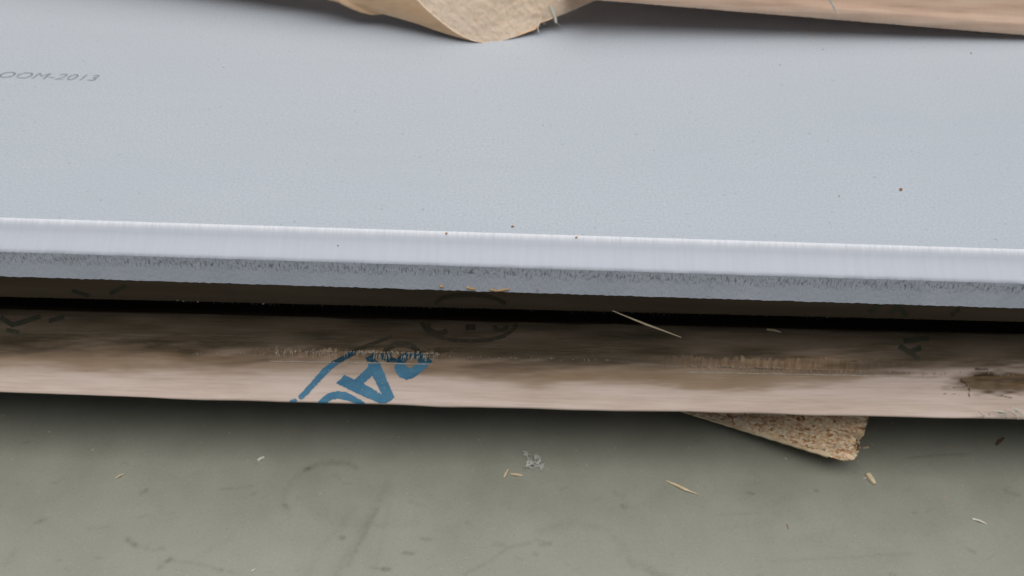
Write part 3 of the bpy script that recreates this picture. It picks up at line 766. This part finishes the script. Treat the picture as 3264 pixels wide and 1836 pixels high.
for nm_, za, zb_ in (('lower_layer', .0002, ZB - .0002), ('upper_layer', ZT + .0002, PT - .0746)):
    cv = [Vector((v.x, v.y, za)) for v in core] + [Vector((v.x, v.y, zb_)) for v in core]
    link(nm_, cv, [(3, 2, 1, 0), (4, 5, 6, 7), (0, 1, 5, 4), (1, 2, 6, 5), (2, 3, 7, 6), (3, 0, 4, 7)], M['chip'], chip)
link('slab', [Vector((f0.x, f0.y, ZT)), Vector((f1.x, f1.y, ZT)), b0 + zt, a0 + zt, e0, e1, b0, a0], [(0, 3, 2, 1), (4, 5, 6, 7), (3, 7, 6, 2)], M['chip'], chip)
# pale backing sheet along its lower edge
V, F = [], []
n = 60
for i in range(n + 1):
    t = i / n; a = 2640 + (2090 - 2640) * t; b = 1456.5 + (1285 - 1456.5) * t + .8 * math.sin(i * 1.3)
    p = on_z(a, b, ZB + .0003)
    V += [p - chip.location + Vector((0, 0, z)) + bk * y for y, z in ((-.0003, -.0002), (-.0003, .0006), (.0030, .0007), (.0030, -.0002))]
for i in range(n):
    for j in range(4): F.append((4 * i + j, 4 * i + (j + 1) % 4, 4 * i + 4 + (j + 1) % 4, 4 * i + 4 + j))
link('backing_sheet', V, F, M['straw'], chip)

# ------------------------------------------------------------------ peeled round pole, top of the picture
pole = empty('peeled_pole', on_z(1540, 137, PT))
tag(pole, 'peeled round pole with a fuzzy sawn end, resting on the painted board at the top', 'pole')
C0 = Vector(pole.location)
pn = Vector((.20, -.75, .63)).normalized()
out = [(1540, 137), (1575, 135), (1610, 128), (1650, 115), (1690, 100), (1708, 93), (1714, 82), (1722, 74), (1745, 66), (1772, 54), (1800, 44), (1850, 22), (1900, 0), (1960, -34), (2005, -90), (2010, -170), (1970, -250), (1880, -320), (1740, -360), (1580, -360), (1430, -320), (1320, -250), (1268, -160), (1280, -80), (1322, -8), (1360, 32), (1405, 70), (1445, 100), (1475, 117), (1505, 130)]
ring = []
for i in range(len(out)):
    a, b = out[i], out[(i + 1) % len(out)]
    for t in (0, .25, .5, .75): ring.append(on_plane(a[0] + (b[0] - a[0]) * t, a[1] + (b[1] - a[1]) * t, C0, pn))
nr_ = len(ring); cen = sum(ring, Vector()) / nr_
hd, tl = R(14.0), R(6.6)
pax = Vector((-math.cos(hd) * math.cos(tl), math.sin(hd) * math.cos(tl), math.sin(tl)))
Ls = [0, .0012, .004, .010, .02, .03, .042, .052, .0575, .0590, .0600, .0606, .0613, .0622, .0632, .0645, .0660, .069, .072, .085, .11, .15, .21, .29, .38]
def pscale(l):
    s = 1.0 - .05 * min(1, l / .05) if l < .0575 else .955
    s += .075 * math.exp(-((l - .0600) / .0016) ** 2) + .02 * math.exp(-((l - .0655) / .004) ** 2) - .05 * math.exp(-((l - .0632) / .0008) ** 2)
    return s
SH = np.zeros((len(Ls), nr_ + 1, 3))
for i, l in enumerate(Ls):
    for j in range(nr_ + 1):
        r_ = ring[j % nr_]; s = pscale(l)
        # the notch and the tip fade into a rounder section behind the cut
        q = cen + (r_ - cen) * s + pax * l
        q = cen + pax * l + (q - cen - pax * l) * (1 + .16 * min(1, max(0, l - .085) / .12)) + Vector((0, 0, -.045 * max(0, l - .085)))  # far end thickened and bent down to deepen the shade on the board
        q += (r_ - cen).normalized() * (.0012 * noise.noise(Vector((l * 40, j * .12, 1))) if l > .003 else 0)
        SH[i, j] = q - C0
i_n = [i for i, l in enumerate(Ls) if l >= .0575 and l <= .0660]
grid_mesh('shaft', SH[:i_n[0] + 1], M['peeled'], pole)
i_a, i_b = Ls.index(.0622), Ls.index(.0632)
grid_mesh('node_ring', SH[i_n[0]:i_a + 1], M['peeled'], pole)
grid_mesh('node_crease', SH[i_a:i_b + 1], M['bark'], pole)
grid_mesh('node_ring', SH[i_b:i_n[-1] + 1], M['peeled'], pole)
grid_mesh('shaft', SH[i_n[-1]:], M['peeled'], pole)
# sawn end: concentric rings down to the centre, rough
NR = 60
EN = np.zeros((NR, nr_ + 1, 3))
for i in range(NR):
    s = 1 - i / (NR - 1) * .995
    for j in range(nr_ + 1):
        q = cen + (ring[j % nr_] - cen) * s
        if i > 0:
            q += pn * (.0003 * noise.noise(q * 420) + .0003 * noise.noise(Vector((q.x * 90, 1, q.z * 260))) + .0012 * noise.noise(q * 38))
        EN[i, j] = q - C0
grid_mesh('sawn_end', EN[::-1], M['sawn'], pole)
link('pole_back', [Vector(SH[-1, j]) for j in range(nr_)], [tuple(range(nr_))], M['sawn'], pole)
def fibre(pts, wpx, mat, parent, nrm=pn):
    V, F = [], []
    for i, (a, b) in enumerate(pts):
        p = on_plane(a, b, C0 + pn * .0008, pn); f = 1 - .6 * i / (len(pts) - 1); hw = wpx * f / 2 / 6.3e3
        s = rt * hw; V += [p - s, p + s, p + s * .6 + pn * .0005, p - s * .6 + pn * .0005]
    for i in range(len(pts) - 1):
        for j in range(4): F.append((4 * i + j, 4 * i + (j + 1) % 4, 4 * i + 4 + (j + 1) % 4, 4 * i + 4 + j))
    F += [(0, 1, 2, 3), tuple(4 * (len(pts) - 1) + j for j in (3, 2, 1, 0))]
    link('loose_fibre', [v - Vector(parent.location) for v in V], F, mat, parent)
fibre([(1756, 20), (1764, 40), (1770, 58), (1773, 74)], 17, M['fibre'], pole)
fibre([(1722, 62), (1718, 76), (1713, 88), (1718, 104)], 8, M['fibre'], pole)
fibre([(1764, 66), (1778, 76), (1788, 84)], 3, M['lint'], pole)
fibre([(1735, 40), (1732, 56)], 4, M['fibre'], pole)
V, F = [], []
for i in range(420):
    t = random.random(); j = random.random() ** .6
    a = random.uniform(1340, 1890); b = random.uniform(-60, 132)
    lim = np.interp(a, [1330, 1460, 1540, 1700, 1900], [0, 108, 134, 94, 0])
    if b > lim - 2: continue
    p = on_plane(a, b, C0 + pn * .0004, pn); l = random.uniform(.0006, .0018); hw = random.uniform(.00008, .0002)
    d = Vector((random.uniform(-.3, .3), 0, -1)); d = (d - pn * d.dot(pn)).normalized(); tip = p + d * l + pn * random.uniform(.0002, .0010)
    s = d.cross(pn) * hw; k = len(V); V += [p - s, p + s, tip, p + pn * -.0004]; F += [(k, k + 1, k + 2), (k + 1, k + 3, k + 2), (k + 3, k, k + 2)]
fz = link('end_fuzz', [v - C0 for v in V], F, M['fibre'], pole); fz['kind'] = 'stuff'

# ------------------------------------------------------------------ pink plank, top right
q0, q1 = on_z(1870, 0, PT + .0190), on_z(3320, 119, PT + .0026)
plank = empty('pink_plank', q0)
tag(plank, 'pinkish sawn plank lying across the painted board at the top right', 'plank')
dx = (q1 - q0); q1 = q0 + dx * 1.25; q0b = q0 - dx * .05
dxn = dx.normalized(); back = Vector((-dxn.y, dxn.x, 0)).normalized(); upv = dxn.cross(back).normalized()
if upv.z < 0: upv = -upv
lean = R(28); upv = upv * math.cos(lean) + back * math.sin(lean)
NX = 400
prof = [(.13, 0), (.05, 0), (.0012, 0), (.0004, .0002), (0, .0008), (-.0002, .003), (-.0003, .0055), (-.0003, .0068), (-.0001, .0080), (0, .0095), (.0002, .013), (.0004, .018), (.0006, .025), (.0010, .0262), (.0018, .0268), (.13, .0268), (.13, 0)]
PP = np.zeros((NX, len(prof), 3))
for i in range(NX):
    t = i / (NX - 1); base = q0b + (q1 - q0b) * t
    for j, (y, z) in enumerate(prof):
        wob = .0003 * noise.noise(Vector((base.x * 60, z * 400, 2))) + .00018 * noise.noise(Vector((base.x * 900, z * 700, 5)))
        ledge = -.0009 * max(0, min(1, (base.x - .135) / .03)) if .001 < z < .0072 else 0
        PP[i, j] = base + back * (y + (wob - ledge * .0 - (-ledge) * 1.0 if 1 < j < 14 else 0)) + upv * (z + (.00018 * noise.noise(Vector((base.x * 500, 1, 1))) if j in (2, 3, 4) else 0)) - q0
grid_mesh('plank_body', PP[:, ::-1], M['plank'], plank)
for i in (0, NX - 1):
    link('plank_end', [Vector(PP[i, j]) for j in range(len(prof) - 1)], [tuple(range(len(prof) - 1))], M['sawn'], plank)
V, F = [], []
for a, b, hwp in ((2640, -14, 4), (2650, 8, 4.5), (2660, 28, 4), (2670, 46, 2.5)):
    p = on_plane(a, b, q0 - back * .0012, back); s = rt * (hwp / 5.9e3)
    V += [p - s, p + s, p + s * .6 - back * .0005, p - s * .6 - back * .0005]
for i in range(3):
    for j in range(4): F.append((4 * i + j, 4 * i + (j + 1) % 4, 4 * i + 4 + (j + 1) % 4, 4 * i + 4 + j))
link('loose_fibre', [v - q0 for v in V], F, M['fibre'], plank)
